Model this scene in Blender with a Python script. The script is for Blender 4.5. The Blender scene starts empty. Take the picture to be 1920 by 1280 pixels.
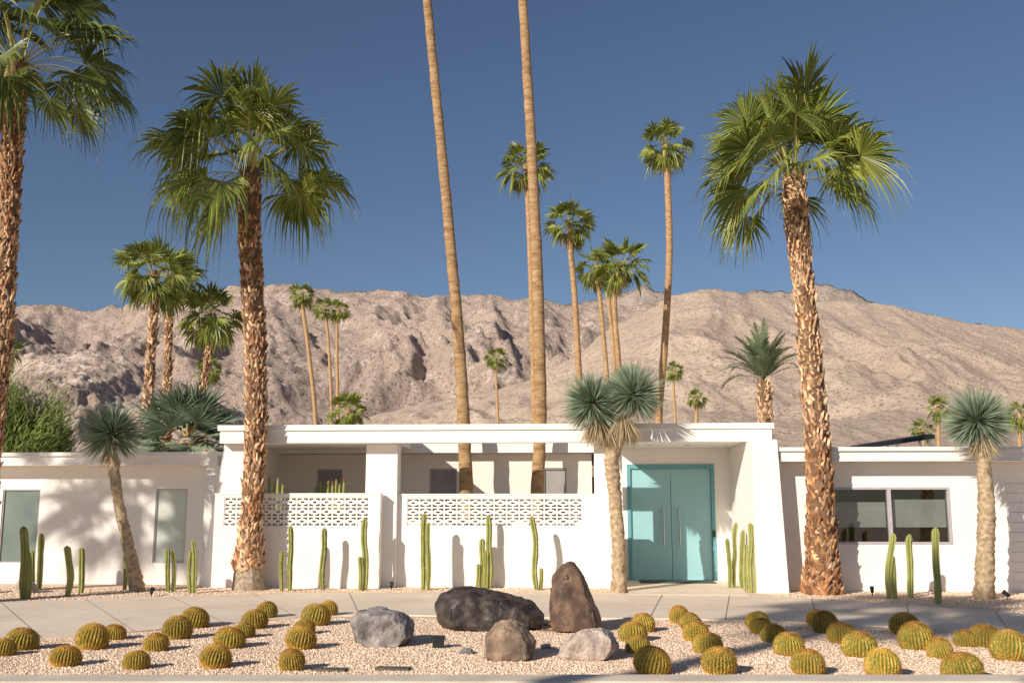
import bpy, bmesh, math, random
import numpy as np
from mathutils import Vector, noise, Matrix
R0=random.Random(7)
sc=bpy.context.scene
COL=sc.collection
# ------------------------------------------------------------------ camera
F=1867.0; TH=math.radians(9.37); EYE=1.6
st,ct=math.sin(TH),math.cos(TH)
cam=bpy.data.cameras.new("camera"); co=bpy.data.objects.new("camera",cam); COL.objects.link(co)
cam.lens=35.0; cam.sensor_width=36; cam.clip_end=12000
co.location=(0,0,EYE); co.rotation_euler=(math.pi/2+TH,0,0); sc.camera=co
def ray(u,v):
    dx=(u-960)/F; dz=(640-v)/F
    return Vector((dx,ct-dz*st,st+dz*ct))
def P(u,v,Y):
    d=ray(u,v); k=Y/d.y
    return Vector((d.x*k,Y,EYE+d.z*k))
def G(u,v,z=0.0):
    d=ray(u,v); k=(z-EYE)/d.z
    return Vector((d.x*k,d.y*k,z))
HO=Vector((0,20.2,0)); HA=math.radians(-3.3)
HR=Matrix.Rotation(HA,3,'Z'); HRi=HR.transposed()
def H(u,v,yl):
    o=HRi@(Vector((0,0,EYE))-HO); d=HRi@ray(u,v); k=(yl-o.y)/d.y
    p=o+d*k; return p.x,p.z
# ------------------------------------------------------------------ materials
def mat(name,c1,c2=None,rough=0.8,scale=5,bump=0.0,bscale=40,detail=6,spec=0.3,trans=0.0,island=0.0,c3=None,metal=0.0,objrand=0.0,ramp=(0.35,0.65),bdist=0.02):
    m=bpy.data.materials.new(name); m.use_nodes=True
    nt=m.node_tree; N=nt.nodes; L=nt.links
    b=N["Principled BSDF"]; out=N["Material Output"]
    b.inputs["Roughness"].default_value=rough
    b.inputs["Specular IOR Level"].default_value=spec
    b.inputs["Metallic"].default_value=metal
    tc=N.new("ShaderNodeTexCoord")
    c2=c2 or tuple(x*0.85 for x in c1)
    nz=N.new("ShaderNodeTexNoise"); nz.inputs["Scale"].default_value=scale; nz.inputs["Detail"].default_value=detail
    L.new(tc.outputs["Object"],nz.inputs["Vector"])
    rp=N.new("ShaderNodeValToRGB"); e=rp.color_ramp.elements
    e[0].position=ramp[0]; e[0].color=(*c1,1); e[1].position=ramp[1]; e[1].color=(*c2,1)
    if c3:
        x=rp.color_ramp.elements.new((ramp[0]+ramp[1])/2); x.color=(*c3,1)
    L.new(nz.outputs["Fac"],rp.inputs["Fac"])
    col=rp.outputs["Color"]
    if island or objrand:
        hs=N.new("ShaderNodeHueSaturation")
        mr=N.new("ShaderNodeMapRange")
        a=island or objrand
        mr.inputs["To Min"].default_value=1-a; mr.inputs["To Max"].default_value=1+a
        if island:
            g=N.new("ShaderNodeNewGeometry"); L.new(g.outputs["Random Per Island"],mr.inputs["Value"])
        else:
            g=N.new("ShaderNodeObjectInfo"); L.new(g.outputs["Random"],mr.inputs["Value"])
        L.new(mr.outputs["Result"],hs.inputs["Value"]); L.new(col,hs.inputs["Color"]); col=hs.outputs["Color"]
    L.new(col,b.inputs["Base Color"])
    if bump:
        n2=N.new("ShaderNodeTexNoise"); n2.inputs["Scale"].default_value=bscale; n2.inputs["Detail"].default_value=6
        L.new(tc.outputs["Object"],n2.inputs["Vector"])
        bp=N.new("ShaderNodeBump"); bp.inputs["Strength"].default_value=bump; bp.inputs["Distance"].default_value=bdist
        L.new(n2.outputs["Fac"],bp.inputs["Height"]); L.new(bp.outputs["Normal"],b.inputs["Normal"])
    if trans:
        t=N.new("ShaderNodeBsdfTranslucent"); mx=N.new("ShaderNodeMixShader"); mx.inputs[0].default_value=trans
        L.new(col,t.inputs["Color"]); L.new(b.outputs[0],mx.inputs[1]); L.new(t.outputs[0],mx.inputs[2]); L.new(mx.outputs[0],out.inputs[0])
    return m
M={}
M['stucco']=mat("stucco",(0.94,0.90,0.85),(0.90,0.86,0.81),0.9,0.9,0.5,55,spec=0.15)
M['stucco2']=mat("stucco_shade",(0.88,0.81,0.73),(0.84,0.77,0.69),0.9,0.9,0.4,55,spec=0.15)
M['block']=mat("white_block",(0.94,0.90,0.85),(0.90,0.86,0.81),0.85,3,0.2,60)
M['teal']=mat("teal_paint",(0.32,0.57,0.60),(0.30,0.54,0.57),0.5,2,0.05,30,spec=0.3)
M['tealf']=mat("teal_frame_paint",(0.15,0.38,0.42),(0.14,0.36,0.40),0.5,2,0.05,30,spec=0.3)
M['steel']=mat("brushed_steel",(0.55,0.55,0.55),(0.5,0.5,0.5),0.3,20,0,metal=1.0)
M['alu']=mat("aluminium_frame",(0.54,0.50,0.52),(0.48,0.45,0.46),0.45,9,0,metal=0.1)
M['black']=mat("black_metal",(0.02,0.02,0.02),(0.03,0.03,0.03),0.5,9)
M['reflection_blind']=mat("reflection_grey",(0.42,0.43,0.39),(0.35,0.37,0.34),0.9,3)  # pale grey painted in place of the window pane's reflections
M['frost']=mat("frosted_glass",(0.68,0.72,0.64),(0.59,0.65,0.58),0.25,1.2,spec=0.6)
M['frostd']=mat("dark_glass",(0.15,0.20,0.185),(0.23,0.28,0.25),0.12,1.2,spec=0.5)
M['winshade']=mat("grey_shutter",(0.36,0.34,0.32),(0.31,0.29,0.28),0.7,3)
M['mat']=mat("door_mat",(0.05,0.09,0.08),(0.08,0.11,0.09),0.95,60)
M['leaf']=mat("palm_leaf",(0.34,0.37,0.07),(0.165,0.21,0.045),0.40,1.4,trans=0.30,island=0.4,spec=0.5)
M['leafd']=mat("palm_leaf_dark",(0.22,0.26,0.06),(0.115,0.155,0.04),0.42,1.6,trans=0.22,island=0.35,spec=0.5)
M['petiole']=mat("petiole",(0.46,0.44,0.15),(0.38,0.31,0.10),0.5,3)
M['dry']=mat("dry_leaf",(0.56,0.45,0.28),(0.38,0.28,0.15),0.8,3,trans=0.1,island=0.25)
M['blueleaf']=mat("blue_leaf",(0.21,0.26,0.16),(0.13,0.17,0.11),0.5,2,trans=0.1,island=0.2)
M['datel']=mat("date_leaf",(0.26,0.32,0.17),(0.15,0.20,0.10),0.5,2,trans=0.2,island=0.25)
M['yucca']=mat("yucca_leaf",(0.33,0.40,0.27),(0.21,0.27,0.18),0.5,2,trans=0.08,island=0.35)
M['boot']=mat("leaf_base",(0.80,0.56,0.35),(0.36,0.20,0.105),0.8,7,0.3,60,island=0.55,c3=(0.62,0.385,0.22))
M['bootd']=mat("leaf_base_red",(0.50,0.245,0.11),(0.24,0.115,0.055),0.85,7,0.3,60,island=0.5)
M['core']=mat("trunk_core",(0.26,0.155,0.09),(0.13,0.075,0.045),0.9,6,0.4,30)
M['greytrunk']=mat("trunk_grey",(0.50,0.40,0.30),(0.28,0.20,0.13),0.9,14,0.8,40)
M['ytrunk']=mat("yucca_bark",(0.64,0.49,0.32),(0.36,0.25,0.14),0.9,14,1.0,60)
M['cactus']=mat("column_cactus",(0.37,0.37,0.12),(0.25,0.27,0.075),0.65,4,0.15,60,objrand=0.15)
M['cspine']=mat("cactus_rib_spines",(0.64,0.58,0.30),(0.5,0.45,0.2),0.7,30)
M['barrel']=mat("barrel_body",(0.25,0.25,0.045),(0.16,0.17,0.033),0.7,5,0.1,60,objrand=0.3)
M['rib']=mat("barrel_rib_crest",(0.58,0.41,0.08),(0.42,0.29,0.055),0.7,14,0.1,60,objrand=0.25)
M['spine']=mat("golden_spine",(0.85,0.57,0.13),(0.66,0.39,0.08),0.5,8,trans=0.1,objrand=0.2)
M['wool']=mat("crown_wool",(0.46,0.19,0.055),(0.20,0.065,0.025),0.9,30)
M['rockdark']=mat("rock_dark",(0.11,0.083,0.07),(0.030,0.024,0.021),0.5,6,0.6,12,c3=(0.055,0.042,0.037),spec=0.4,bdist=.03,detail=10)
M['rockgrey']=mat("rock_grey",(0.44,0.385,0.355),(0.15,0.13,0.125),0.85,6,0.9,14,c3=(0.29,0.255,0.24),bdist=.04,detail=10)
M['rockbrown']=mat("rock_brown",(0.27,0.165,0.105),(0.085,0.054,0.04),0.55,4,0.6,12,c3=(0.155,0.095,0.064),bdist=.03,spec=.4,detail=10)
M['rocktan']=mat("rock_tan",(0.42,0.29,0.20),(0.11,0.08,0.06),0.75,4,0.8,11,c3=(0.24,0.17,0.12),bdist=.04,detail=10)
M['rockpale']=mat("rock_pale",(0.66,0.54,0.44),(0.30,0.24,0.20),0.85,6,0.9,14,c3=(0.50,0.40,0.33),bdist=.04,detail=10)
def concretemat():
    m=mat("driveway_concrete",(0.92,0.765,0.60),(0.80,0.66,0.515),0.9,0.7,0.25,90,detail=10)
    nt=m.node_tree;N=nt.nodes;L=nt.links; b=N["Principled BSDF"]; src=b.inputs["Base Color"].links[0].from_socket
    tc=N.new("ShaderNodeTexCoord"); n=N.new("ShaderNodeTexNoise"); n.inputs["Scale"].default_value=3; n.inputs["Detail"].default_value=12; n.inputs["Roughness"].default_value=.75
    L.new(tc.outputs["Object"],n.inputs["Vector"]); mr=N.new("ShaderNodeMapRange"); mr.inputs["From Min"].default_value=.3; mr.inputs["From Max"].default_value=.7; mr.inputs["To Min"].default_value=.86; mr.inputs["To Max"].default_value=1.05
    L.new(n.outputs["Fac"],mr.inputs["Value"]); h=N.new("ShaderNodeHueSaturation"); L.new(mr.outputs[0],h.inputs["Value"]); L.new(src,h.inputs["Color"]); L.new(h.outputs["Color"],b.inputs["Base Color"])
    return m
M['concrete']=concretemat()
M['joint']=mat("joint",(0.36,0.29,0.23),(0.3,0.24,0.19),0.9,9)
M['kerb']=mat("kerb_concrete",(0.82,0.69,0.55),(0.64,0.54,0.43),0.9,2.5,0.3,60,detail=10)
M['asphalt']=mat("asphalt",(0.055,0.052,0.05),(0.045,0.043,0.042),0.9,30,0.6,200)
M['pebble']=mat("pebble",(0.94,0.74,0.56),(0.83,0.61,0.45),0.85,1.0,island=0.28)
M['slab']=mat("cover_slab",(0.16,0.14,0.10),(0.10,0.09,0.07),0.85,12,0.3)
M['solar']=mat("solar_panel",(0.015,0.016,0.02),(0.02,0.02,0.025),0.5,9,spec=0.15)
M['bush']=mat("bush_leaf",(0.27,0.32,0.08),(0.15,0.19,0.05),0.6,1.2,trans=0.3,island=0.35)
M['bark']=mat("bark",(0.16,0.13,0.07),(0.1,0.08,0.05),0.9,8)
M['red']=mat("red_flower",(0.30,0.07,0.04),(0.2,0.05,0.03),0.7,8)
M['dimroom']=mat("window_room",(0.07,0.075,0.08),(0.05,0.052,0.055),0.9,2)  # dimness of the unlit room is put into this near-black wall colour
def tallbark():
    m=mat("tall_trunk",(0.62,0.415,0.22),(0.33,0.19,0.09),0.85,4,0.0,c3=(0.50,0.31,0.155),ramp=(0.3,0.7))
    nt=m.node_tree;N=nt.nodes;L=nt.links
    tc=N.new("ShaderNodeTexCoord"); mp=N.new("ShaderNodeMapping"); mp.inputs["Scale"].default_value=(7,7,32)
    nz=N.new("ShaderNodeTexNoise"); nz.inputs["Scale"].default_value=1; nz.inputs["Detail"].default_value=6; nz.inputs["Roughness"].default_value=.65
    L.new(tc.outputs["Object"],mp.inputs[0]); L.new(mp.outputs[0],nz.inputs["Vector"])
    bp=N.new("ShaderNodeBump"); bp.inputs["Strength"].default_value=1; bp.inputs["Distance"].default_value=0.06
    L.new(nz.outputs["Fac"],bp.inputs["Height"]); L.new(bp.outputs["Normal"],N["Principled BSDF"].inputs["Normal"])
    for n in N:
        if n.type=='TEX_NOISE' and n!=nz: 
            m2=N.new("ShaderNodeMapping"); m2.inputs["Scale"].default_value=(1,1,3.2); L.new(tc.outputs["Object"],m2.inputs[0]); L.new(m2.outputs[0],n.inputs["Vector"])
    return m
M['tall']=tallbark()
def gravelmat():
    m=bpy.data.materials.new("gravel"); m.use_nodes=True; nt=m.node_tree;N=nt.nodes;L=nt.links; b=N["Principled BSDF"]
    b.inputs["Roughness"].default_value=0.95; b.inputs["Specular IOR Level"].default_value=0.1
    tc=N.new("ShaderNodeTexCoord")
    vo=N.new("ShaderNodeTexVoronoi"); vo.inputs["Scale"].default_value=55
    L.new(tc.outputs["Object"],vo.inputs["Vector"])
    sp=N.new("ShaderNodeSeparateColor"); L.new(vo.outputs["Color"],sp.inputs[0])
    rp=N.new("ShaderNodeValToRGB"); e=rp.color_ramp.elements
    e[0].position=0; e[0].color=(0.56,0.38,0.26,1); e[1].position=1; e[1].color=(0.94,0.77,0.60,1)
    x=e.new(0.5); x.color=(0.85,0.65,0.48,1)
    L.new(sp.outputs[0],rp.inputs["Fac"])
    nz=N.new("ShaderNodeTexNoise"); nz.inputs["Scale"].default_value=0.7; nz.inputs["Detail"].default_value=4; L.new(tc.outputs["Object"],nz.inputs["Vector"])
    mr=N.new("ShaderNodeMapRange"); mr.inputs["To Min"].default_value=0.88; mr.inputs["To Max"].default_value=1.12; L.new(nz.outputs["Fac"],mr.inputs["Value"])
    hs=N.new("ShaderNodeHueSaturation"); L.new(mr.outputs[0],hs.inputs["Value"]); L.new(rp.outputs["Color"],hs.inputs["Color"])
    L.new(hs.outputs["Color"],b.inputs["Base Color"])
    bp=N.new("ShaderNodeBump"); bp.inputs["Strength"].default_value=.8; bp.inputs["Distance"].default_value=0.012; bp.invert=True
    L.new(vo.outputs["Distance"],bp.inputs["Height"]); L.new(bp.outputs["Normal"],b.inputs["Normal"])
    return m
M['gravel']=gravelmat()
def mountmat(name,base,dark,rock,rockamt,shrub,bd=22,dens=0.0,bs=0.022):
    m=bpy.data.materials.new(name); m.use_nodes=True; nt=m.node_tree;N=nt.nodes;L=nt.links; b=N["Principled BSDF"]
    b.inputs["Roughness"].default_value=1; b.inputs["Specular IOR Level"].default_value=0.0
    tc=N.new("ShaderNodeTexCoord")
    def nz(s,d=8,r=0.6):
        n=N.new("ShaderNodeTexNoise"); n.inputs["Scale"].default_value=s; n.inputs["Detail"].default_value=d; n.inputs["Roughness"].default_value=r
        L.new(tc.outputs["Object"],n.inputs["Vector"]); return n
    def ramp(src,p0,p1,c0=(0,0,0,1),c1=(1,1,1,1)):
        r=N.new("ShaderNodeValToRGB"); r.color_ramp.elements[0].position=p0; r.color_ramp.elements[1].position=p1
        r.color_ramp.elements[0].color=c0; r.color_ramp.elements[1].color=c1; L.new(src,r.inputs["Fac"]); return r.outputs["Color"]
    def mix(f,a,bb):
        x=N.new("ShaderNodeMix"); x.data_type='RGBA'; L.new(f,x.inputs[0])
        for s,i in((a,6),(bb,7)):
            if isinstance(s,tuple): x.inputs[i].default_value=(*s,1)
            else: L.new(s,x.inputs[i])
        return x.outputs[2]
    a=mix(ramp(nz(0.006).outputs["Fac"],0.35,0.65),base,tuple(x*0.82 for x in base))
    a=mix(ramp(nz(0.02,10,0.72).outputs["Fac"],rockamt,rockamt+0.06),a,rock)
    vo=N.new("ShaderNodeTexVoronoi"); vo.inputs["Scale"].default_value=shrub; L.new(tc.outputs["Object"],vo.inputs["Vector"])
    a=mix(ramp(vo.outputs["Distance"],0.20+dens,0.36+dens,(1,1,1,1),(0,0,0,1)),a,dark)
    a=mix(ramp(nz(shrub*1.2,5,0.8).outputs["Fac"],0.53-dens,0.60-dens),a,tuple((x*1.3+y*.7)/2 for x,y in zip(base,dark)))
    L.new(a,b.inputs["Base Color"])
    n=nz(bs,12,0.72); bp=N.new("ShaderNodeBump"); bp.inputs["Strength"].default_value=1; bp.inputs["Distance"].default_value=bd
    L.new(n.outputs["Fac"],bp.inputs["Height"]); L.new(bp.outputs["Normal"],b.inputs["Normal"])
    return m
M['hill']=mountmat("hill_rock",(0.70,0.54,0.425),(0.30,0.235,0.17),(0.76,0.62,0.51),0.57,0.20,7,0.06,0.04)
M['ridge']=mountmat("ridge_rock",(0.66,0.505,0.415),(0.29,0.235,0.19),(0.80,0.66,0.56),0.54,0.12,18,0.04,0.028)
M['far']=mountmat("peak_rock",(0.54,0.43,0.36),(0.25,0.22,0.19),(0.60,0.50,0.43),0.60,0.06,20)
M['foot']=mountmat("foothill_rock",(0.66,0.50,0.40),(0.29,0.225,0.175),(0.82,0.68,0.58),0.50,0.22,8,0.02,0.05)
def glassmat():
    m=bpy.data.materials.new("window_glass"); m.use_nodes=True; nt=m.node_tree;N=nt.nodes;L=nt.links
    t=N.new("ShaderNodeBsdfTransparent"); t.inputs[0].default_value=(0.88,0.90,0.90,1); g=N.new("ShaderNodeBsdfGlossy"); g.inputs["Roughness"].default_value=0.02
    lw=N.new("ShaderNodeLayerWeight"); lw.inputs[0].default_value=.5; ma=N.new("ShaderNodeMath"); ma.operation='MULTIPLY_ADD'; ma.inputs[1].default_value=.35; ma.inputs[2].default_value=.06
    mx=N.new("ShaderNodeMixShader"); L.new(lw.outputs["Facing"],ma.inputs[0])
    L.new(ma.outputs[0],mx.inputs[0]); L.new(t.outputs[0],mx.inputs[1]); L.new(g.outputs[0],mx.inputs[2]); L.new(mx.outputs[0],N["Material Output"].inputs[0]); return m
M['glass']=glassmat()
# ------------------------------------------------------------------ mesh helpers
def mobj(name,V,Fc,mats,mi=None,parent=None,smooth=False):
    me=bpy.data.meshes.new(name); me.from_pydata([tuple(v) for v in V],[],Fc)
    for m in mats: me.materials.append(M[m])
    if mi: me.polygons.foreach_set("material_index",mi)
    if smooth: me.polygons.foreach_set("use_smooth",[True]*len(Fc))
    me.update(); o=bpy.data.objects.new(name,me); COL.objects.link(o)
    if parent: o.parent=parent
    return o
def tag(o,label,cat,group=None):
    o["label"]=label; o["category"]=cat
    if group:o["group"]=group
    return o
def empty(name,loc,label,cat,group=None):
    o=bpy.data.objects.new(name,None); COL.objects.link(o); o.location=loc; o.empty_display_size=0.3
    return tag(o,label,cat,group)
def abox(V,Fc,x0,x1,y0,y1,z0,z1):
    n=len(V)
    V+= [(x0,y0,z0),(x1,y0,z0),(x1,y1,z0),(x0,y1,z0),(x0,y0,z1),(x1,y0,z1),(x1,y1,z1),(x0,y1,z1)]
    Fc+= [tuple(n+i for i in f) for f in((0,3,2,1),(4,5,6,7),(0,1,5,4),(1,2,6,5),(2,3,7,6),(3,0,4,7))]
def box(name,b,m,parent,bevel=0.0):
    V=[];Fc=[]; abox(V,Fc,*b); o=mobj(name,V,Fc,[m],parent=parent)
    if bevel:
        md=o.modifiers.new("bevel",'BEVEL'); md.width=bevel; md.segments=2; md.limit_method='ANGLE'
    return o
def wallop(name,x0,x1,z0,z1,y0,y1,ops,m,parent):
    xs=sorted({x0,x1}|{o[0] for o in ops}|{o[1] for o in ops}); zs=sorted({z0,z1}|{o[2] for o in ops}|{o[3] for o in ops})
    def sol(i,j):
        if i<0 or j<0 or i>=len(xs)-1 or j>=len(zs)-1: return False
        cx=(xs[i]+xs[i+1])/2; cz=(zs[j]+zs[j+1])/2
        return not any(o[0]<cx<o[1] and o[2]<cz<o[3] for o in ops)
    V=[];Fc=[]
    def q(*p): n=len(V); V.extend(p); Fc.append((n,n+1,n+2,n+3))
    for i in range(len(xs)-1):
        for j in range(len(zs)-1):
            if not sol(i,j): continue
            a,b,c,d=xs[i],xs[i+1],zs[j],zs[j+1]
            q((a,y0,c),(b,y0,c),(b,y0,d),(a,y0,d)); q((a,y1,c),(a,y1,d),(b,y1,d),(b,y1,c))
            if not sol(i-1,j): q((a,y0,c),(a,y0,d),(a,y1,d),(a,y1,c))
            if not sol(i+1,j): q((b,y0,c),(b,y1,c),(b,y1,d),(b,y0,d))
            if not sol(i,j-1): q((a,y0,c),(a,y1,c),(b,y1,c),(b,y0,c))
            if not sol(i,j+1): q((a,y0,d),(b,y0,d),(b,y1,d),(a,y1,d))
    return mobj(name,V,Fc,[m],parent=parent)
def catmull(pts,n):
    pts=[Vector(p) for p in pts]; Q=[pts[0]*2-pts[1]]+pts+[pts[-1]*2-pts[-2]]; out=[]
    segs=len(pts)-1
    for k in range(n+1):
        s=k/n*segs; i=min(int(s),segs-1); t=s-i
        a,b,c,d=Q[i:i+4]
        out.append(0.5*((2*b)+(c-a)*t+(2*a-5*b+4*c-d)*t*t+(3*b-a-3*c+d)*t**3))
    return out
def lerpl(l,t):
    s=t*(len(l)-1); i=min(int(s),len(l)-2); return l[i]+(l[i+1]-l[i])*(s-i)
def tube(V,Fc,pts,radii,sides=12,nz=0.0,nf=3.0,cap=True,seed=0):
    n0=len(V); n=len(pts)
    for k,p in enumerate(pts):
        d=(pts[min(k+1,n-1)]-pts[max(k-1,0)]).normalized()
        a=d.cross(Vector((0.02,1,0))).normalized(); b=a.cross(d)
        r=lerpl(radii,k/(n-1)) if len(radii)!=n else radii[k]
        for i in range(sides):
            t=2*math.pi*i/sides; w=a*math.cos(t)+b*math.sin(t); rr=r
            if nz: rr*=1+nz*noise.noise((p+w*r)*nf+Vector((seed,0,0)))
            V.append(p+w*rr)
    for k in range(n-1):
        for i in range(sides):
            j=(i+1)%sides
            Fc.append((n0+k*sides+i,n0+k*sides+j,n0+(k+1)*sides+j,n0+(k+1)*sides+i))
    if cap: Fc.append(tuple(n0+(n-1)*sides+i for i in range(sides)))
def frond(V,Fc,MI,base,az,el,Lp,Rb,nseg,droop,rng,mleaf=0,spread=130,bend=0.5,coarse=False,wid=.54,rr=.8):
    hz=Vector((math.cos(az),math.sin(az),0)); up=Vector((0,0,1)); side=Vector((-math.sin(az),math.cos(az),0))
    p=Vector(base); k=4; e=el; pp=[p.copy()]
    for i in range(k):
        e=el-bend*((i+1)/k)**1.5
        p=p+(hz*math.cos(e)+up*math.sin(e))*(Lp/k); pp.append(p.copy())
    w=0.022 if not coarse else 0.03
    for i in range(k):
        n=len(V); nn=up*0.6*w
        V+=[pp[i]-side*w,pp[i]+nn,pp[i]+side*w,pp[i+1]-side*w*.8,pp[i+1]+nn,pp[i+1]+side*w*.8]
        Fc+=[(n,n+1,n+4,n+3),(n+1,n+2,n+5,n+4)]; MI+=[1,1]
    d=hz*math.cos(e)+up*math.sin(e); nrm=(-hz*math.sin(e)+up*math.cos(e))
    roll=rng.uniform(-rr,rr); s=side*math.cos(roll)+nrm*math.sin(roll); nrm=nrm*math.cos(roll)-side*math.sin(roll)
    sp=math.radians(spread); st_=2*sp/nseg
    rs=[0.03,0.3,0.52,0.76,1.0] if not coarse else [0.03,0.5,1.0]
    for q in range(nseg):
        ph=-sp+st_*(q+0.5)+rng.uniform(-.35,.35)*st_
        L=Rb*(0.72+0.28*math.cos(ph*0.75))*rng.uniform(0.80,1.15)
        dv=d*math.cos(ph)+s*math.sin(ph); ev=-d*math.sin(ph)+s*math.cos(ph)
        cup=0.22*abs(math.sin(ph*0.5))**1.2
        dr=droop*rng.uniform(0.4,1.6)
        n=len(V)
        for r in rs:
            t=max(0,r-0.45)
            c=p+dv*(L*(r-0.55*dr*t*t))+nrm*(L*cup*r)-up*(L*dr*(0.10*r*r+1.4*t*t))
            ww=L*st_*wid*min(r,0.50)*(1.0 if r<=0.53 else max(0.0,1-(r-0.48)/0.52)*0.85)
            if r==rs[-1]: ww=0.002
            off=nrm*(ww*0.55)
            V+=[c-ev*ww-off,c+off,c+ev*ww-off]
        for i in range(len(rs)-1):
            a=n+i*3; Fc+=[(a,a+1,a+4,a+3),(a+1,a+2,a+5,a+4)]; MI+=[mleaf,mleaf]
def crown_mesh(name,nf,Lp,Rb,nseg,seed,droop=(0.25,1.0),elr=(82,-40),coarse=False,leaf='leaf',dry=2,pw=0.9,jit=9,azj=.3,kj=(0.86,1.1),wid=.54,spl=.35,bend=(.25,.5),lp_low=1.0,rr=.8):
    rng=random.Random(seed); V=[];Fc=[];MI=[]
    for i in range(nf):
        t=(i+0.5)/nf; az=i*2.39996+rng.uniform(-azj,azj)
        el=math.radians(elr[0]+(elr[1]-elr[0])*t**pw+rng.uniform(-jit,jit))
        dd=(droop[0]+(droop[1]-droop[0])*t**0.8)*rng.uniform(.7,1.3)
        b=Vector((math.cos(az)*0.12,math.sin(az)*0.12,-spl*t))
        k=rng.uniform(*kj)*(1+(lp_low-1)*t)
        frond(V,Fc,MI,b,az,el,Lp*k*(0.8+0.2*math.sin(t*3.1)),Rb*rng.uniform(0.82,1.1),nseg,dd,rng,0,coarse=coarse,bend=bend[0]+bend[1]*t,wid=wid,spread=rng.uniform(100,135),rr=rr)
    for i in range(dry):
        az=rng.uniform(0,6.28)
        frond(V,Fc,MI,Vector((0,0,-0.45)),az,math.radians(-55),Lp*0.6,Rb*0.7,max(8,nseg//2),1.0,rng,2,coarse=coarse,bend=0.4)
    me=bpy.data.meshes.new(name); me.from_pydata([tuple(v) for v in V],[],Fc)
    for m in(leaf,'petiole','dry'): me.materials.append(M[m])
    me.polygons.foreach_set("material_index",MI); me.update(); return me
def boots(V,Fc,MI,pts,radii,step,k,size,rng,matf,skip=0.15,tmax=1.0):
    L=sum((pts[i+1]-pts[i]).length for i in range(len(pts)-1)); n=int(L/step)
    for q in range(n):
        t=q/n
        if t>tmax: break
        s=t*(len(pts)-1); i=min(int(s),len(pts)-2); p=pts[i].lerp(pts[i+1],s-i); d=(pts[i+1]-pts[i]).normalized()
        a=d.cross(Vector((0.02,1,0))).normalized(); b=a.cross(d); r=lerpl(radii,t)
        for j in range(k):
            if rng.random()<skip: continue
            mm=matf(t,rng)
            if mm is None: continue
            th=2*math.pi*(j+0.5*(q%2)+rng.uniform(-.42,.42))/k+q*0.13
            da=math.pi/k*rng.uniform(0.4,1.0); sz=size*rng.uniform(0.4,1.6); tilt=rng.uniform(-1.4,1.4)*da; dv=rng.uniform(-.8,.8)*step
            def w(an): return a*math.cos(an)+b*math.sin(an)
            out=rng.uniform(0.05,0.55)
            pp=p+d*dv
            A=pp+w(th-da)*r*0.97; B=pp+w(th+da)*r*0.97; D=pp+w(th)*(r+0.02)-d*sz*0.25
            Cc=pp+w(th+tilt-da*.35)*(r+sz*out)+d*sz; C2=pp+w(th+tilt+da*.35)*(r+sz*out)+d*sz*rng.uniform(.6,1.2)
            I=pp+w(th)*r*0.98+d*sz*0.6
            m0=len(V); V.extend([A,D,B,C2,Cc,I]); Fc.extend([(m0,m0+1,m0+4),(m0+1,m0+3,m0+4),(m0+1,m0+2,m0+3),(m0+4,m0+3,m0+5),(m0,m0+4,m0+5),(m0+2,m0+5,m0+3)])
            MI.extend([mm]*6)
def palm(name,uv,Y,radii,crownmesh,cpix,label,cat="palm tree",group=None,bootinfo=None,trunkmat='tall',scale=1.0,sides=12,rz=0,nz=0.05,np_=40,lift=0.0,lowmat=None):
    pts=[P(u,v,Y) for u,v in uv]
    if pts[0].z>0.02: pts=[Vector((pts[0].x+(pts[0].x-pts[1].x)*0.2,Y,0))]+pts
    pts[0].z=0
    base=pts[0].copy(); e=empty(name,base,label,cat,group)
    c=P(*cpix,Y)
    if (c-pts[-1]).length>0.05: pts.append(c.copy())
    loc=[p-base for p in pts]; path=catmull(loc,np_)
    V=[];Fc=[]; tube(V,Fc,path,radii,sides,nz,4.0,seed=Y)
    MI=[0]*len(Fc)
    mats=[trunkmat]
    if bootinfo:
        step,k,size,matf,bm=bootinfo; mats=[trunkmat]+bm
        if lowmat:
            mats.append(lowmat)
            for i,f in enumerate(Fc):
                if V[f[0]][2]<1.0: MI[i]=len(mats)-1
        boots(V,Fc,MI,path,radii,step,k,size,random.Random(int(Y*10)),matf,tmax=0.97)
    mobj("trunk",V,Fc,mats,MI,parent=e,smooth=not bootinfo)
    cr=bpy.data.objects.new("crown",crownmesh); COL.objects.link(cr); cr.parent=e; cr.location=loc[-1]+Vector((0,0,lift)); cr.scale=(scale,)*3; cr.rotation_euler=(0,0,rz)
    return e
# ------------------------------------------------------------------ world, sun
sd=Vector((0.60,0.70,-0.44)).normalized()
w=bpy.data.worlds.new("World"); sc.world=w; w.use_nodes=True; nt=w.node_tree
bg=nt.nodes["Background"]; sky=nt.nodes.new("ShaderNodeTexSky"); sky.sky_type='NISHITA'; sky.sun_disc=False
sky.sun_elevation=math.asin(-sd.z); sky.sun_rotation=math.atan2(-sd.x,-sd.y)%(2*math.pi)
sky.air_density=1.0; sky.dust_density=0.4; sky.ozone_density=3.2; sky.altitude=200
hs=nt.nodes.new("ShaderNodeHueSaturation"); hs.inputs["Saturation"].default_value=0.99; hs.inputs["Hue"].default_value=0.506
nt.links.new(sky.outputs[0],hs.inputs["Color"]); nt.links.new(hs.outputs[0],bg.inputs[0]); bg.inputs[1].default_value=0.073
sl=bpy.data.lights.new("sun",'SUN'); so=bpy.data.objects.new("sun",sl); COL.objects.link(so); sl.energy=5.0; sl.angle=math.radians(0.53); sl.color=(1.0,0.91,0.79)
so.rotation_euler=sd.to_track_quat('-Z','Y').to_euler(); so.location=(-20,-30,20)
sc.view_settings.view_transform='Standard'; sc.view_settings.look='None'; sc.view_settings.exposure=0
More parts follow.
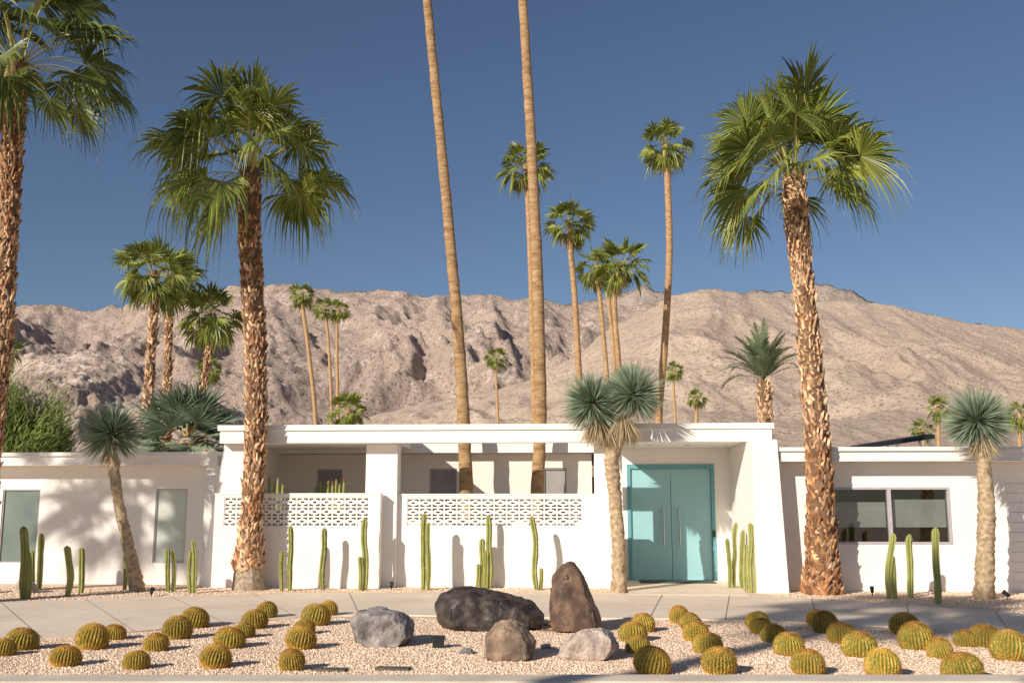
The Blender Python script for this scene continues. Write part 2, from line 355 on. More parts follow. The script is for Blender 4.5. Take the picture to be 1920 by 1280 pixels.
# ------------------------------------------------------------------ ground
def struct(o): o["kind"]="structure"; return o
g=mobj("ground",[(-6000,-3000,0),(6000,-3000,0),(6000,7000,0),(-6000,7000,0)],[(0,1,2,3)],['gravel']); struct(g)
rd=mobj("road",[(-80,-6,.004),(80,-6,.004),(80,8.95,.004),(-80,8.95,.004)],[(0,1,2,3)],['asphalt']); struct(rd)
kb=box("kerb",(-80,80,8.95,9.32,0,0.11),'kerb',None,0.02); struct(kb)
rear=[(-500,1150),(-200,1138),(0,1130),(200,1124),(400,1117),(600,1113),(900,1113),(1150,1114),(1300,1116),(1480,1121),(1700,1135),(1920,1152),(2300,1180)]
front=[(-500,1226),(-200,1212),(0,1202),(200,1190),(400,1172),(560,1160),(700,1154),(950,1158),(1150,1160),(1300,1162),(1500,1168),(1700,1178),(1920,1192),(2300,1222)]
def smoothpix(l,n):
    out=catmull([Vector((a,b,0)) for a,b in l],n); return [G(p.x,p.y,0.0) for p in out]
ra=smoothpix(rear,60); fr=smoothpix(front,60)
V=[];Fc=[];MI=[]
dz=0.02
for i in range(61):
    for k in range(5):
        p=ra[i].lerp(fr[i],k/4); V.append((p.x,p.y,dz))
for i in range(60):
    for k in range(4): Fc.append((i*5+k,i*5+k+1,(i+1)*5+k+1,(i+1)*5+k)); MI.append(0)
for i in range(60):
    for src in(ra,fr):
        n=len(V); a,b=src[i],src[i+1]; V+=[(a.x,a.y,dz),(b.x,b.y,dz),(b.x,b.y,0),(a.x,a.y,0)]; Fc.append((n,n+1,n+2,n+3)); MI.append(0)
def jointline(a,b,w=0.012):
    a=Vector(a);b=Vector(b); d=(b-a).normalized(); s=Vector((-d.y,d.x,0))*w
    n=len(V); V.extend([a-s,b-s,b+s,a+s]); Fc.append((n,n+1,n+2,n+3)); MI.append(1)
for i in range(2,60,4):
    a=ra[i].copy(); b=fr[min(60,i+1)].copy(); a.z=b.z=dz+.004; jointline(a,b,.007)
for i in range(0,60):
    a=ra[i].lerp(fr[i],0.5);b=ra[i+1].lerp(fr[i+1],0.5); a.z=b.z=dz+.004; jointline(a,b,0.005)
struct(mobj("driveway",V,Fc,['concrete','joint'],MI))
wp=[G(1180,1116),G(1405,1118),G(1378,1090),G(1172,1089)]
V=[(p.x,p.y,0.026) for p in wp]+[(p.x,p.y,0) for p in wp]
struct(mobj("path",V,[(0,1,2,3),(0,4,5,1),(1,5,6,2),(3,7,4,0)],['concrete']))
def pebbles(name,N,reg,smin,smax,seed):
    rs=np.random.RandomState(seed); pts=[]
    while len(pts)<N:
        x,y=reg(rs)
        if x is not None: pts.append((x,y))
    pts=np.array(pts); n=len(pts)
    o=np.array([[1,0,0],[-1,0,0],[0,1,0],[0,-1,0],[0,0,1],[0,0,-1]],float)
    s=rs.uniform(smin,smax,(n,1,1))*np.stack([rs.uniform(.7,1.2,n),rs.uniform(.7,1.2,n),rs.uniform(.5,.8,n)],1)[:,None,:]
    v=o[None]*s+rs.normal(0,0.15,(n,6,3))*s
    a=rs.uniform(0,6.28,n); c,si=np.cos(a)[:,None],np.sin(a)[:,None]
    x=v[:,:,0]*c-v[:,:,1]*si; y=v[:,:,0]*si+v[:,:,1]*c
    v=np.stack([x+pts[:,0:1],y+pts[:,1:2],v[:,:,2]+s[:,:,2]*0.3],2).reshape(-1,3)
    f=np.array([[0,2,4],[2,1,4],[1,3,4],[3,0,4],[2,0,5],[1,2,5],[3,1,5],[0,3,5]])
    f=(f[None]+(np.arange(n)*6)[:,None,None]).reshape(-1,3)
    me=bpy.data.meshes.new(name); me.vertices.add(len(v)); me.vertices.foreach_set("co",v.ravel())
    me.loops.add(f.size); me.loops.foreach_set("vertex_index",f.ravel().astype(np.int32))
    me.polygons.add(len(f)); me.polygons.foreach_set("loop_start",np.arange(0,f.size,3,dtype=np.int32)); me.polygons.foreach_set("loop_total",np.full(len(f),3,dtype=np.int32))
    me.update(calc_edges=True); me.validate(); me.materials.append(M['pebble'])
    ob=bpy.data.objects.new(name,me); COL.objects.link(ob); ob["kind"]="stuff"; ob["label"]="loose pinkish tan gravel covering the planting bed"; ob["category"]="gravel"
fx=[p.x for p in fr]; fy=[p.y for p in fr]; rx=[p.x for p in ra]; ry=[p.y for p in ra]
def regF(rs):
    y=9.35+5.5*rs.rand()**1.3; x=rs.uniform(-1,1)*(0.56*y+0.3)
    return (x,y) if y<np.interp(x,fx,fy)-0.03+.08*rs.rand()**3 else (None,None)
pebbles("gravel",75000,regF,0.006,0.0165,1)
def regB(rs):
    x=rs.uniform(-11,11); y=rs.uniform(15,20.5)
    ok=y>np.interp(x,rx,ry)+0.03 and not(2.0<x<4.7)
    return (x,y) if ok else (None,None)
pebbles("gravel",16000,regB,0.010,0.022,2)
# ------------------------------------------------------------------ mountains
def mountain(name,prof,D0,D1,nm,nk,amp,sc1,ridgeamp,m,seed,g=0.75,ystr=0.4,rfall=0.85):
    pr=[]
    for u,v in prof:
        d=ray(u,v); pr.append((d.x/d.y,d.z/d.y))
    xs=[p[0] for p in pr]; es=[p[1] for p in pr]; V=[];Fc=[]
    K=nk+8
    for k in range(K+1):
        t=k/nk; Y=D0+(D1-D0)*min(t,1.35)
        for i in range(nm+1):
            mm=xs[0]+(xs[-1]-xs[0])*i/nm; e=float(np.interp(mm,xs,es)); X=mm*(D0+(D1-D0)*t)
            if t<=1: z=e*Y*(t**g)
            else: z=e*D1*(1-(t-1)*2.2)
            wx=noise.noise(Vector((X/sc1*.7,Y/sc1*.7,seed+9)))*.5; wy=noise.noise(Vector((X/sc1*.7,Y/sc1*.7,seed+19)))*.5
            q=Vector((X/sc1+wx,Y*ystr/sc1+wy,seed))
            n=noise.ridged_multi_fractal(q,0.9,2.15,7,0.95,2.0)-1.15
            n2=noise.fractal(Vector((X/(sc1*0.12),Y/(sc1*0.12),seed)),0.9,2.0,5)
            envl=min(1,t*1.5)*(1-rfall*max(0,min(1,(t-0.6)/0.4)))
            z+=amp*n*envl+ridgeamp*n2*min(1,t*1.5)
            V.append((X,Y,z-(5 if k==0 else 0)))
    for k in range(K):
        for i in range(nm):
            a=k*(nm+1)+i; Fc.append((a,a+1,a+nm+2,a+nm+1))
    o=mobj(name,V,Fc,[m],smooth=True); struct(o)
mountain("mountain",[(-500,600),(-200,590),(20,578),(130,570),(240,560),(330,556),(430,538),(510,526),(560,536),(640,550),(740,545),(790,556),(900,550),(960,564),(1060,570),(1180,562),(1300,560),(1500,600),(1900,680),(2400,700)],1100,2400,620,190,150,360,10,'ridge',3.3,rfall=.88)
mountain("mountain",[(-500,650),(300,620),(560,560),(640,548),(700,543),(760,552),(900,562),(1050,570),(1150,554),(1205,535),(1240,545),(1320,562),(1380,549),(1430,541),(1480,547),(1530,530),(1570,536),(1610,553),(1660,574),(1750,598),(1850,612),(1950,622),(2400,660)],3300,4200,520,40,60,500,17,'far',9.1)
mountain("hill",[(200,880),(600,812),(700,775),(850,740),(1000,700),(1090,655),(1170,600),(1260,556),(1330,537),(1400,546),(1500,557),(1600,560),(1700,574),(1800,588),(1920,604),(2400,670)],480,1500,560,200,50,300,2.4,'hill',5.7,g=0.75,rfall=.8,ystr=.6)
mountain("hill",[(-600,640),(-200,655),(0,668),(60,655),(150,648),(230,662),(300,690),(380,735),(470,775),(560,800),(700,860)],420,900,460,160,30,110,4,'foot',1.7,g=0.8)
# ------------------------------------------------------------------ house
house=empty("house",HO,"low white stucco mid-century house with teal double door","house"); house.rotation_euler=(0,0,HA)
zt=H(900,796,-0.35)[1]; zb=H(900,829,-0.35)[1]
xL=H(413,800,-0.35)[0]; xR=H(1447,800,-0.35)[0]
xc0=H(683,1000,0)[0]; xc1=H(743,1000,0)[0]; xe0=H(1116,1000,0)[0]; xe1=H(1169,1000,0)[0]
xfi=H(1372,1000,1.9)[0]
yB=2.3
V=[];Fc=[]
abox(V,Fc,xL,xc1-0.05,-0.35,yB-0.3,zb,zt-0.02); abox(V,Fc,xc1-0.05,xe1-.1,-0.35,-0.05,zb,zt-0.02); abox(V,Fc,xe1-.1,xR,-0.35,yB-0.3,zb,zt-0.02)
abox(V,Fc,xL,xR,yB-0.3,9.5,zb-0.08,zt-0.02)
rf=mobj("roof",V,Fc,['stucco'],parent=house)
V=[];Fc=[]
abox(V,Fc,xL-0.04,xR+0.04,-0.39,-0.27,zt-0.10,zt+0.01); abox(V,Fc,xL-0.04,xL+0.08,-0.27,9.5,zt-0.10,zt+0.01); abox(V,Fc,xR-0.08,xR+0.04,-0.27,9.5,zt-0.10,zt+0.01)
mobj("roof_edge",V,Fc,['stucco'],parent=rf)
box("column",(xc0,xc1,0,0.42,0,zb-.002),'stucco',house,0.01)
box("column",(xe0,xe1,0.003,0.22,0,zb-.002),'stucco',house,0.01)
def fin(xi,xt,xb,y0,y1,zt_):
    V=[(xi,y0,0),(xb,y0,0),(xt,y0,zt_),(xi,y0,zt_),(xi,y1,0),(xb,y1,0),(xt,y1,zt_),(xi,y1,zt_)]
    return mobj("side_wall",V,[(0,1,2,3),(5,4,7,6),(0,3,7,4),(1,5,6,2),(3,2,6,7),(0,4,5,1)],['stucco'],parent=house)
fin(xfi,xR-0.02,H(1480,1112,-0.9)[0],-0.9,2.1,zb-.003)
xfl=H(452,1000,-0.1)[0]
fin(xfl,xL+0.02,H(372,1098,-0.1)[0],-0.1,2.3,zb-.003)
o1=H(594,879,yB); o2=H(641,926,yB); w1=(o1[0],o2[0],0.9,o1[1])
a1=H(805,878,yB);a2=H(856,990,yB); w2=(a1[0],a2[0],0.9,a1[1])
b1=H(1018,877,yB);b2=H(1063,990,yB); w3=(b1[0],b2[0],0.9,b1[1])
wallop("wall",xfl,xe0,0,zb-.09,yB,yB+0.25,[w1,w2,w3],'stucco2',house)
for k,ww in enumerate((w1,w2,w3)):
    V=[];Fc=[]; abox(V,Fc,ww[0],ww[1],yB+.08,yB+.12,ww[2],ww[3])
    wn=mobj("window",V,Fc,['winshade'],parent=house)
    V=[];Fc=[]; t=0.035
    abox(V,Fc,ww[0],ww[0]+t,yB+.04,yB+.078,ww[2],ww[3]);abox(V,Fc,ww[1]-t,ww[1],yB+.04,yB+.078,ww[2],ww[3]);abox(V,Fc,ww[0]+t,ww[1]-t,yB+.04,yB+.078,ww[3]-t,ww[3])
    mobj("frame",V,Fc,['alu'],parent=wn)
yd=1.9
dl,dt=H(1175,870,yd); dr_,_=H(1338,870,yd)
wallop("wall",xe0+.1,xfi,0,zb-.002,yd,yd+0.2,[(dl,dr_,-0.001,dt)],'stucco',house)
V=[];Fc=[]; fw=0.075
abox(V,Fc,dl,dl+fw,yd-.03,yd+.12,0,dt);abox(V,Fc,dr_-fw,dr_,yd-.03,yd+.12,0,dt);abox(V,Fc,dl+fw,dr_-fw,yd-.03,yd+.12,dt-fw-.02,dt)
door=bpy.data.objects.new("door",None); COL.objects.link(door); door.parent=house
mobj("frame",V,Fc,['tealf'],parent=door)
mid=(dl+dr_)/2
box("door_leaf",(dl+fw+.004,mid-.005,yd+.02,yd+.07,0.03,dt-fw-.025),'teal',door,0.006)
box("door_leaf",(mid+.005,dr_-fw-.004,yd+.02,yd+.07,0.03,dt-fw-.025),'teal',door,0.006)
box("threshold",(dl+fw,dr_-fw,yd-.05,yd+.15,0.0,0.028),'alu',door)
zh0=H(1250,1022,yd)[1]; zh1=H(1250,950,yd)[1]
for sx in(-1,1):
    V=[];Fc=[]; x=mid+sx*0.17
    tube(V,Fc,[Vector((x,yd-.05,zh0)),Vector((x,yd-.05,(zh0+zh1)/2)),Vector((x,yd-.05,zh1))],[0.016,0.016,0.016],10)
    for z in(zh0+.1,zh1-.1): abox(V,Fc,x-.008,x+.008,yd-.05,yd+.02,z-.008,z+.008)
    mobj("handle",V,Fc,['steel'],parent=door,smooth=False)
kx,kz=H(1336,1000,yd-.04); box("door_keypad",(dr_-.065,dr_-.015,yd-.05,yd-.031,kz-.07,kz+.07),'black',house,0.004)
tag(box("door_mat",(0,1.55,0,0.7,0,0.02),'mat',None,0.004),"dark green doormat in front of the teal double door","doormat")
dm=bpy.data.objects["door_mat"]; p=HR@Vector((dl+0.2,yd-0.85,0))+HO; dm.location=(p.x,p.y,0.027); dm.rotation_euler=(0,0,HA)
for x in(xe1+0.6,xe1+1.4):
    V=[];Fc=[]; tube(V,Fc,[Vector((x,0.7,zb+.0)),Vector((x,0.7,zb-.012))],[0.07,0.06],14)
    mobj("ceiling_light",V,Fc,['alu'],parent=house)
def screen(x0,x1,px0,px1,y0,y1,ztop,zp0,zp1,nx,ny,parent,name):
    V=[];Fc=[]
    o=wallop(name,x0,x1,0,ztop,y0,y1,[(px0,px1,zp0,zp1)],'stucco',parent)
    bw=(px1-px0)/nx; bh=(zp1-zp0)/ny; ya,yb=y0+.012,y1-.12
    t=0.016
    for i in range(nx):
        for j in range(ny):
            X=px0+i*bw; Z=zp0+j*bh; e=.0015
            abox(V,Fc,X+e,X+bw-e,ya,yb,Z+e,Z+t); abox(V,Fc,X+e,X+bw-e,ya,yb,Z+bh-t,Z+bh-e)
            abox(V,Fc,X+e,X+t,ya,yb,Z+t,Z+bh-t); abox(V,Fc,X+bw-t,X+bw-e,ya,yb,Z+t,Z+bh-t)
            ix0,ix1,iz0,iz1=X+bw*.22,X+bw*.78,Z+bh*.24,Z+bh*.76; q=0.031; y2=ya+.003; y3=yb-.003; cz=Z+bh/2; cx=X+bw/2
            abox(V,Fc,ix0,ix0+q,y2,y3,iz0,iz1);abox(V,Fc,ix1-q,ix1,y2,y3,iz0,iz1)
            abox(V,Fc,ix0+q,ix1-q,y2,y3,iz0,iz0+q);abox(V,Fc,ix0+q,ix1-q,y2,y3,iz1-q,iz1)
            abox(V,Fc,X+t,ix0,y2,y3,cz-.032,cz+.032);abox(V,Fc,ix1,X+bw-t,y2,y3,cz-.032,cz+.032)
            abox(V,Fc,cx-.02,cx+.02,y2,y3,Z+t,iz0);abox(V,Fc,cx-.02,cx+.02,y2,y3,iz1,Z+bh-t)
    mobj("breeze_blocks",V,Fc,['block'],parent=o)
    box("wall_cap",(x0-.01,x1+.01,y0-.015,y1+.015,ztop+.001,ztop+.03),'stucco',o,0.004)
ys=-0.28
zs=H(550,927,ys)[1]; zp1=H(550,932,ys)[1]; zp0=H(550,986,ys)[1]
screen(H(400,1000,ys)[0],H(712,1000,ys)[0],H(418,1000,ys)[0],H(690,1000,ys)[0],ys,ys+.2,zs,zp0,zp1,12,3,house,"screen_wall")
wallop("wall",H(712,1000,ys)[0]-.2,H(712,1000,ys)[0]-.003,0,zs-.003,ys+.2,-.001,[],'stucco',house)
ys=0.12
zs=H(930,928,ys)[1]; zp1=H(930,934,ys)[1]; zp0=H(930,986,ys)[1]
screen(xc1+.002,xe0-.002,H(762,1000,ys)[0],H(1092,1000,ys)[0],ys,ys+.2,zs,zp0,zp1,14,3,house,"screen_wall")
# left wing
yl=0.55
za=H(200,848,0.1)[1]; zc=H(200,872,0.1)[1]
xl0=H(-420,900,yl)[0]; xl1=H(412,900,yl)[0]
def op(u0,u1,v0,v1,y):
    a=H(u0,v0,y);b=H(u1,v1,y); return (a[0],b[0],b[1],a[1])
wa=op(6,66,917,1055,yl); wb=op(293,345,916,1055,yl)
wallop("wall",xl0,xl1,0,zc-.002,yl,yl+.22,[wa,wb],'stucco',house)
for ww,mm in((wa,'frostd'),(wb,'frost')):
    wn=box("window",(ww[0],ww[1],yl+.05,yl+.07,ww[2],ww[3]),mm,house)
    V=[];Fc=[];t=.025
    abox(V,Fc,ww[0],ww[0]+t,yl+.02,yl+.048,ww[2],ww[3]);abox(V,Fc,ww[1]-t,ww[1],yl+.02,yl+.048,ww[2],ww[3])
    abox(V,Fc,ww[0]+t,ww[1]-t,yl+.02,yl+.048,ww[3]-t,ww[3]);abox(V,Fc,ww[0]+t,ww[1]-t,yl+.02,yl+.048,ww[2],ww[2]+t)
    mobj("frame",V,Fc,['alu'],parent=wn)
rl=box("roof",(xl0-.3,H(408,860,.1)[0],0.1,9,zc,za-.02),'stucco',house)
box("roof_edge",(xl0-.34,H(430,860,.06)[0],0.05,0.18,za-.07,za+.005),'stucco',rl)
xq=H(380,1000,0.2)[0]; box("column",(xq,xL+.1,0.2,yl-.002,0,zc-.002),'stucco',house)
# right wing
yr=-0.35
zra=H(1700,838,-0.8)[1]; zrc=H(1700,864,-0.8)[1]
xr0=H(1484,1000,yr)[0]; xr1=H(2350,1000,yr)[0]
wr=op(1556,1787,913,1020,yr); gd=op(1884,2120,905,1108,yr); gd=(gd[0],gd[1],0.0,gd[3])
wallop("wall",xr0-.25,xr1,0,zrc-.002,yr,yr+.22,[wr,gd],'stucco',house)
rr_=box("roof",(H(1462,850,-.8)[0],xr1+.3,-0.8,9,zrc,zra-.02),'stucco',house)
box("roof_edge",(H(1450,850,-.85)[0],xr1+.34,-0.85,-0.72,zra-.07,zra+.005),'stucco',rr_)
win=bpy.data.objects.new("window",None); COL.objects.link(win); win.parent=house
V=[];Fc=[];t=.045;y0,y1=yr-.012,yr+.08
xm=H(1668,950,yr)[0]
abox(V,Fc,wr[0],wr[0]+t,y0,y1,wr[2],wr[3]);abox(V,Fc,wr[1]-t,wr[1],y0,y1,wr[2],wr[3]);abox(V,Fc,xm-.035,xm+.035,y0,y1,wr[2]+t,wr[3]-t)
abox(V,Fc,wr[0]+t,wr[1]-t,y0,y1,wr[3]-t,wr[3]);abox(V,Fc,wr[0]+t,wr[1]-t,y0,y1,wr[2],wr[2]+t)
mobj("frame",V,Fc,['alu'],parent=win)
box("glass",(wr[0]+t,xm-.036,yr+.03,yr+.036,wr[2]+t,wr[3]-t),'glass',win)
box("glass",(xm+.036,wr[1]-t,yr+.03,yr+.036,wr[2]+t,wr[3]-t),'glass',win)
zbl=H(1700,988,yr+.13)[1]; zbt=H(1700,936,yr+.13)[1]  # panels behind the glass imitate the pale reflection band in the panes
box("reflection_blind",(wr[0]+t,xm-.04,yr+.13,yr+.135,zbl,zbt-.05),'reflection_blind',win)
box("reflection_blind",(xm+.04,wr[1]-t,yr+.13,yr+.135,zbl,zbt),'reflection_blind',win)
V=[];Fc=[]; n=11
for i in range(n):
    z0=gd[3]*i/n; abox(V,Fc,gd[0],gd[1],yr+.03,yr+.12,z0+.002,gd[3]*(i+1)/n-.004)
abox(V,Fc,gd[0],gd[1],yr+.10,yr+.13,0,gd[3])
mobj("garage_door",V,Fc,['stucco'],parent=house)
box("wall",(xl0,xr1,8.6,8.9,0,zc-.01),'stucco',house); box("wall",(xl0,xl0+.22,yl+.23,8.6,0,zc-.01),'stucco',house); box("wall",(xr1-.22,xr1,yr+.23,8.6,0,zrc-.01),'stucco',house)
box("interior_wall",(xr0,xr1-.3,3,3.1,0,zrc-.01),'dimroom',house)
ya_=3.5; a=H(1606,836,ya_); b=H(1764,812,ya_)
sp=empty("solar_panel",HO+HR@Vector((a[0],ya_,zra)),"tilted dark solar panel rack on the white flat roof","solar panel"); sp.rotation_euler=(0,0,HA)
L=b[0]-a[0]; h0=a[1]-zra; h1=b[1]-zra
V=[(0,0,h0),(L*.93,0,h1-.03),(L,.9,h1+.05),(0.1,.9,h0+.06)]; V+=[(x,y,z-.09) for x,y,z in V]
mobj("panel",V,[(0,1,2,3),(4,7,6,5),(0,4,5,1),(1,5,6,2),(2,6,7,3),(3,7,4,0)],['solar'],parent=sp)
for x,y in((L*.1,.1),(L*.5,.1),(L*.88,.1),(L*.5,.8),(L*.9,.8)):
    V=[];Fc=[]; abox(V,Fc,x-.02,x+.02,y-.02,y+.02,-.02,h0+(h1-h0)*x/L-.07); mobj("support",V,Fc,['steel'],parent=sp)
# ------------------------------------------------------------------ palms
cA=crown_mesh("crown_big",38,1.62,1.12,34,11,droop=(0.45,1.35),elr=(88,8),jit=14,azj=.5,kj=(.6,1.12),dry=0,wid=.52,spl=.2,bend=(.15,.8),lp_low=.82,rr=1.0)
cB=crown_mesh("crown_big2",42,1.62,1.06,34,29,droop=(0.1,0.85),elr=(94,4),jit=16,azj=.6,kj=(.5,1.15),dry=0,wid=.50,spl=.2,bend=(.05,.6),lp_low=.80,rr=1.1)
cC=crown_mesh("crown_big3",38,1.45,1.08,34,5,droop=(0.4,1.0),elr=(86,0),leaf='leafd',jit=12,azj=.5,dry=0,spl=.2,bend=(.2,.7),lp_low=.9)
cS=[crown_mesh("crown_mid%d"%i,30,1.05,1.02,18,40+i,droop=(0.2,1.0),elr=(86,-34),jit=13,azj=.5) for i in range(3)]
cT=[crown_mesh("crown_small%d"%i,26,1.0,1.0,14,60+i,droop=(0.2,0.9),elr=(84,-40),coarse=True,jit=12,azj=.5) for i in range(2)]
def mfA(t,r):
    if t<0.11: return None
    return 1 if r.random()<(0.75 if t<0.72 else 0.35) else 2
def mfB(t,r): return 1 if r.random()<(0.88 if t>0.38 else 0.25) else 2
bi=lambda mf,s=0.045,k=12,z=0.10:(s,k,z,mf,['boot','bootd'])
palm("fan_palm",[(465,1104),(466,1050),(472,960),(478,850),(480,700),(474,550),(468,420)],19.8,[0.33,0.255,0.18,0.185,0.19,0.20,0.20,0.19],cA,(468,318),"tall fan palm with shaggy trunk beside breeze block wall",bootinfo=bi(mfA),trunkmat='core',lowmat='greytrunk',nz=.12,rz=2.2)
palm("fan_palm",[(1541,1112),(1541,1050),(1537,900),(1522,700),(1505,520),(1495,430)],18.9,[0.35,0.27,0.225,0.20,0.18,0.20,0.20],cB,(1488,322),"tall fan palm with peeling orange trunk by the window",bootinfo=bi(mfB),trunkmat='core',rz=1.0)
palm("fan_palm",[(-50,1130),(-30,950),(-10,750),(5,600),(15,420),(24,260)],17.2,[0.28,0.17,0.16,0.155,0.155,0.15],cC,(34,112),"tall fan palm with rough brown trunk and dense green crown",bootinfo=bi(mfA),trunkmat='core')
palm("fan_palm",[(880,1070),(875,925),(869,790),(861,650),(848,500),(832,320),(815,150),(801,0),(790,-140)],21.6,[0.21,0.155,0.145,0.13,0.118,0.11,0.104,0.098,0.094],cS[0],(782,-230),"very tall slender palm trunk rising through the open courtyard",np_=120,sides=18,nz=0.16)
palm("fan_palm",[(1000,1070),(1007,925),(1013,790),(1011,650),(1006,480),(998,300),(988,130),(980,0),(970,-140)],21.6,[0.21,0.147,0.14,0.135,0.125,0.115,0.107,0.10,0.094],cS[1],(965,-230),"very tall slender palm trunk beside the courtyard wall",np_=120,sides=18,nz=0.16)
def bgpalm(uv,c,r,tw,mesh,label,rz=0,trunkmat='tall',boot=False,group="palms behind the house"):
    Y=2.0*F/r; s=1.0
    rad=tw*Y/F/2
    palm("fan_palm",uv,Y,[rad*1.1,rad,rad*.9,rad*.95],mesh,c,label,group=group,trunkmat='core' if boot else trunkmat,scale=s,rz=rz,sides=8,np_=16,bootinfo=(0.11,7,0.17,mfB,['boot','bootd']) if boot else None)
LB="fan palm with stubbled trunk standing behind the white house"
LS="slim fan palm with compact green crown near the hillside"
LT="small distant fan palm below the desert mountain"
bgpalm([(272,850),(280,720),(288,580)],(288,508),86,17,cS[0],LB,0.3,boot=True)
bgpalm([(310,850),(314,720),(317,590)],(322,515),74,15,cS[1],LB,1.3,boot=True)
bgpalm([(345,850),(375,745),(393,645)],(398,588),72,15,cS[2],"leaning fan palm with stubbled trunk behind the white house",2.3,boot=True)
bgpalm([(592,800),(580,670),(568,580)],(566,550),31,8,cT[0],LS,0.3)
bgpalm([(622,800),(618,680),(612,600)],(607,575),28,6,cT[1],LS,0.9)
bgpalm([(634,800),(632,680),(632,600)],(635,580),27,6,cT[0],LS,1.9)
bgpalm([(655,830),(655,800)],(652,768),46,14,cS[1],"short bushy fan palm just above the roof line",1.0)
bgpalm([(934,800),(931,730),(930,690)],(930,668),27,5,cT[1],LT,1.0)
bgpalm([(1267,800),(1264,750),(1263,715)],(1264,693),23,5,cT[0],LT,2.0)
bgpalm([(1306,810),(1306,780)],(1306,745),24,7,cT[1],LT,2.6)
bgpalm([(388,780),(388,730)],(392,692),32,7,cT[0],LT,0.6)
bgpalm([(1003,800),(998,600),(992,420)],(986,308),63,12,cS[2],LS,0.2)
bgpalm([(1092,800),(1085,690),(1078,560),(1070,470)],(1068,415),57,12,cS[0],LS,0.5)
bgpalm([(1145,800),(1136,680),(1125,560)],(1118,498),50,9,cS[0],LS,1.5)
bgpalm([(1168,800),(1160,680),(1152,560)],(1167,492),64,11,cS[1],LS,2.5)
bgpalm([(1158,800),(1150,650),(1142,570)],(1142,520),40,8,cT[1],LS,2.9)
bgpalm([(1234,800),(1246,650),(1255,480),(1252,350)],(1248,270),60,14,cS[2],"tall slim fan palm with narrow orange trunk",2.0)
bgpalm([(1760,830),(1760,800)],(1760,762),30,8,cT[0],LT,0.9)
bgpalm([(1730,850),(1730,830)],(1730,804),28,8,cT[1],LT,1.9)
bgpalm([(1912,830),(1912,810)],(1912,775),34,8,cT[0],LT,2.9)
bgpalm([(8,800),(8,700)],(8,655),42,12,cT[1],LT,2.2)
bp_=crown_mesh("crown_blue",26,0.8,1.0,22,77,droop=(0.02,0.15),elr=(90,20),leaf='blueleaf',dry=0)
palm("blue_fan_palm",[(352,870),(352,850)],28,[0.25,0.2],bp_,(352,820),"stiff grey-green fan palm growing behind the white wall",trunkmat='greytrunk',cat="palm tree",np_=6)
for (x,y,h,rz,ms,lb) in((-17.6,10.0,8.6,0.4,cB,"fan palm with bare brown trunk beside the driveway"),(-13.4,-7.0,14.0,1.4,cB,"tall fan palm with bare trunk across the road"),(-9.6,-7.6,13.6,2.4,cA,"tall fan palm with bare trunk across the road")):
    e=empty("fan_palm",(x,y,0),lb,"palm tree","street palms")
    V=[];Fc=[]; tube(V,Fc,catmull([Vector((0,0,0)),Vector((.1,0,h*.5)),Vector((.05,0,h))],16),[.3,.2,.19,.18],10,.05,4); mobj("trunk",V,Fc,['tall'],parent=e,smooth=True)
    cr=bpy.data.objects.new("crown",ms); COL.objects.link(cr); cr.parent=e; cr.location=(.05,0,h); cr.rotation_euler=(0,0,rz)
def date_palm():
    Y=40; c=P(1432,712,Y); b=Vector((c.x,Y,0)); e=empty("date_palm",b,"young date palm with feathery fronds and stubby orange trunk","palm tree")
    rng=random.Random(4); V=[];Fc=[];MI=[]
    path=[Vector((0,0,z*c.z/10)) for z in range(11)]
    rad=[.24]*8+[.28,.27,.15]
    tube(V,Fc,path,rad,10); MI=[0]*len(Fc)
    boots(V,Fc,MI,path,rad,.11,9,.17,rng,lambda t,r:1)
    mobj("trunk",V,Fc,['core','boot'],MI,parent=e)
    V=[];Fc=[]
    for i in range(36):
        t=i/36; az=i*2.4; el=math.radians(88-64*t+rng.uniform(-8,8)); L=rng.uniform(1.9,2.6)
        hz=Vector((math.cos(az),math.sin(az),0)); side=Vector((-math.sin(az),math.cos(az),0)); p=Vector((0,0,c.z)); nS=34
        for k in range(nS):
            f=k/nS; ee=el-1.0*f*f*(0.5+t); d=hz*math.cos(ee)+Vector((0,0,math.sin(ee))); q=p+d*(L/nS)
            n=len(V); V.extend([p-side*.025,p+side*.025,q+side*.02,q-side*.02]); Fc.append((n,n+1,n+2,n+3))
            if f>.10:
                ll=.46*math.sin(math.pi*min(1,f*.75+.22))
                for s in(-1,1):
                    tip=p+side*s*ll*.75+d*ll*.7+Vector((0,0,.15*ll*rng.uniform(-.5,1.5))); n=len(V); V.extend([p-d*.035,p+d*.04,tip]); Fc.append((n,n+1,n+2))
            p=q
    mobj("crown",V,Fc,['datel'],parent=e)
date_palm()
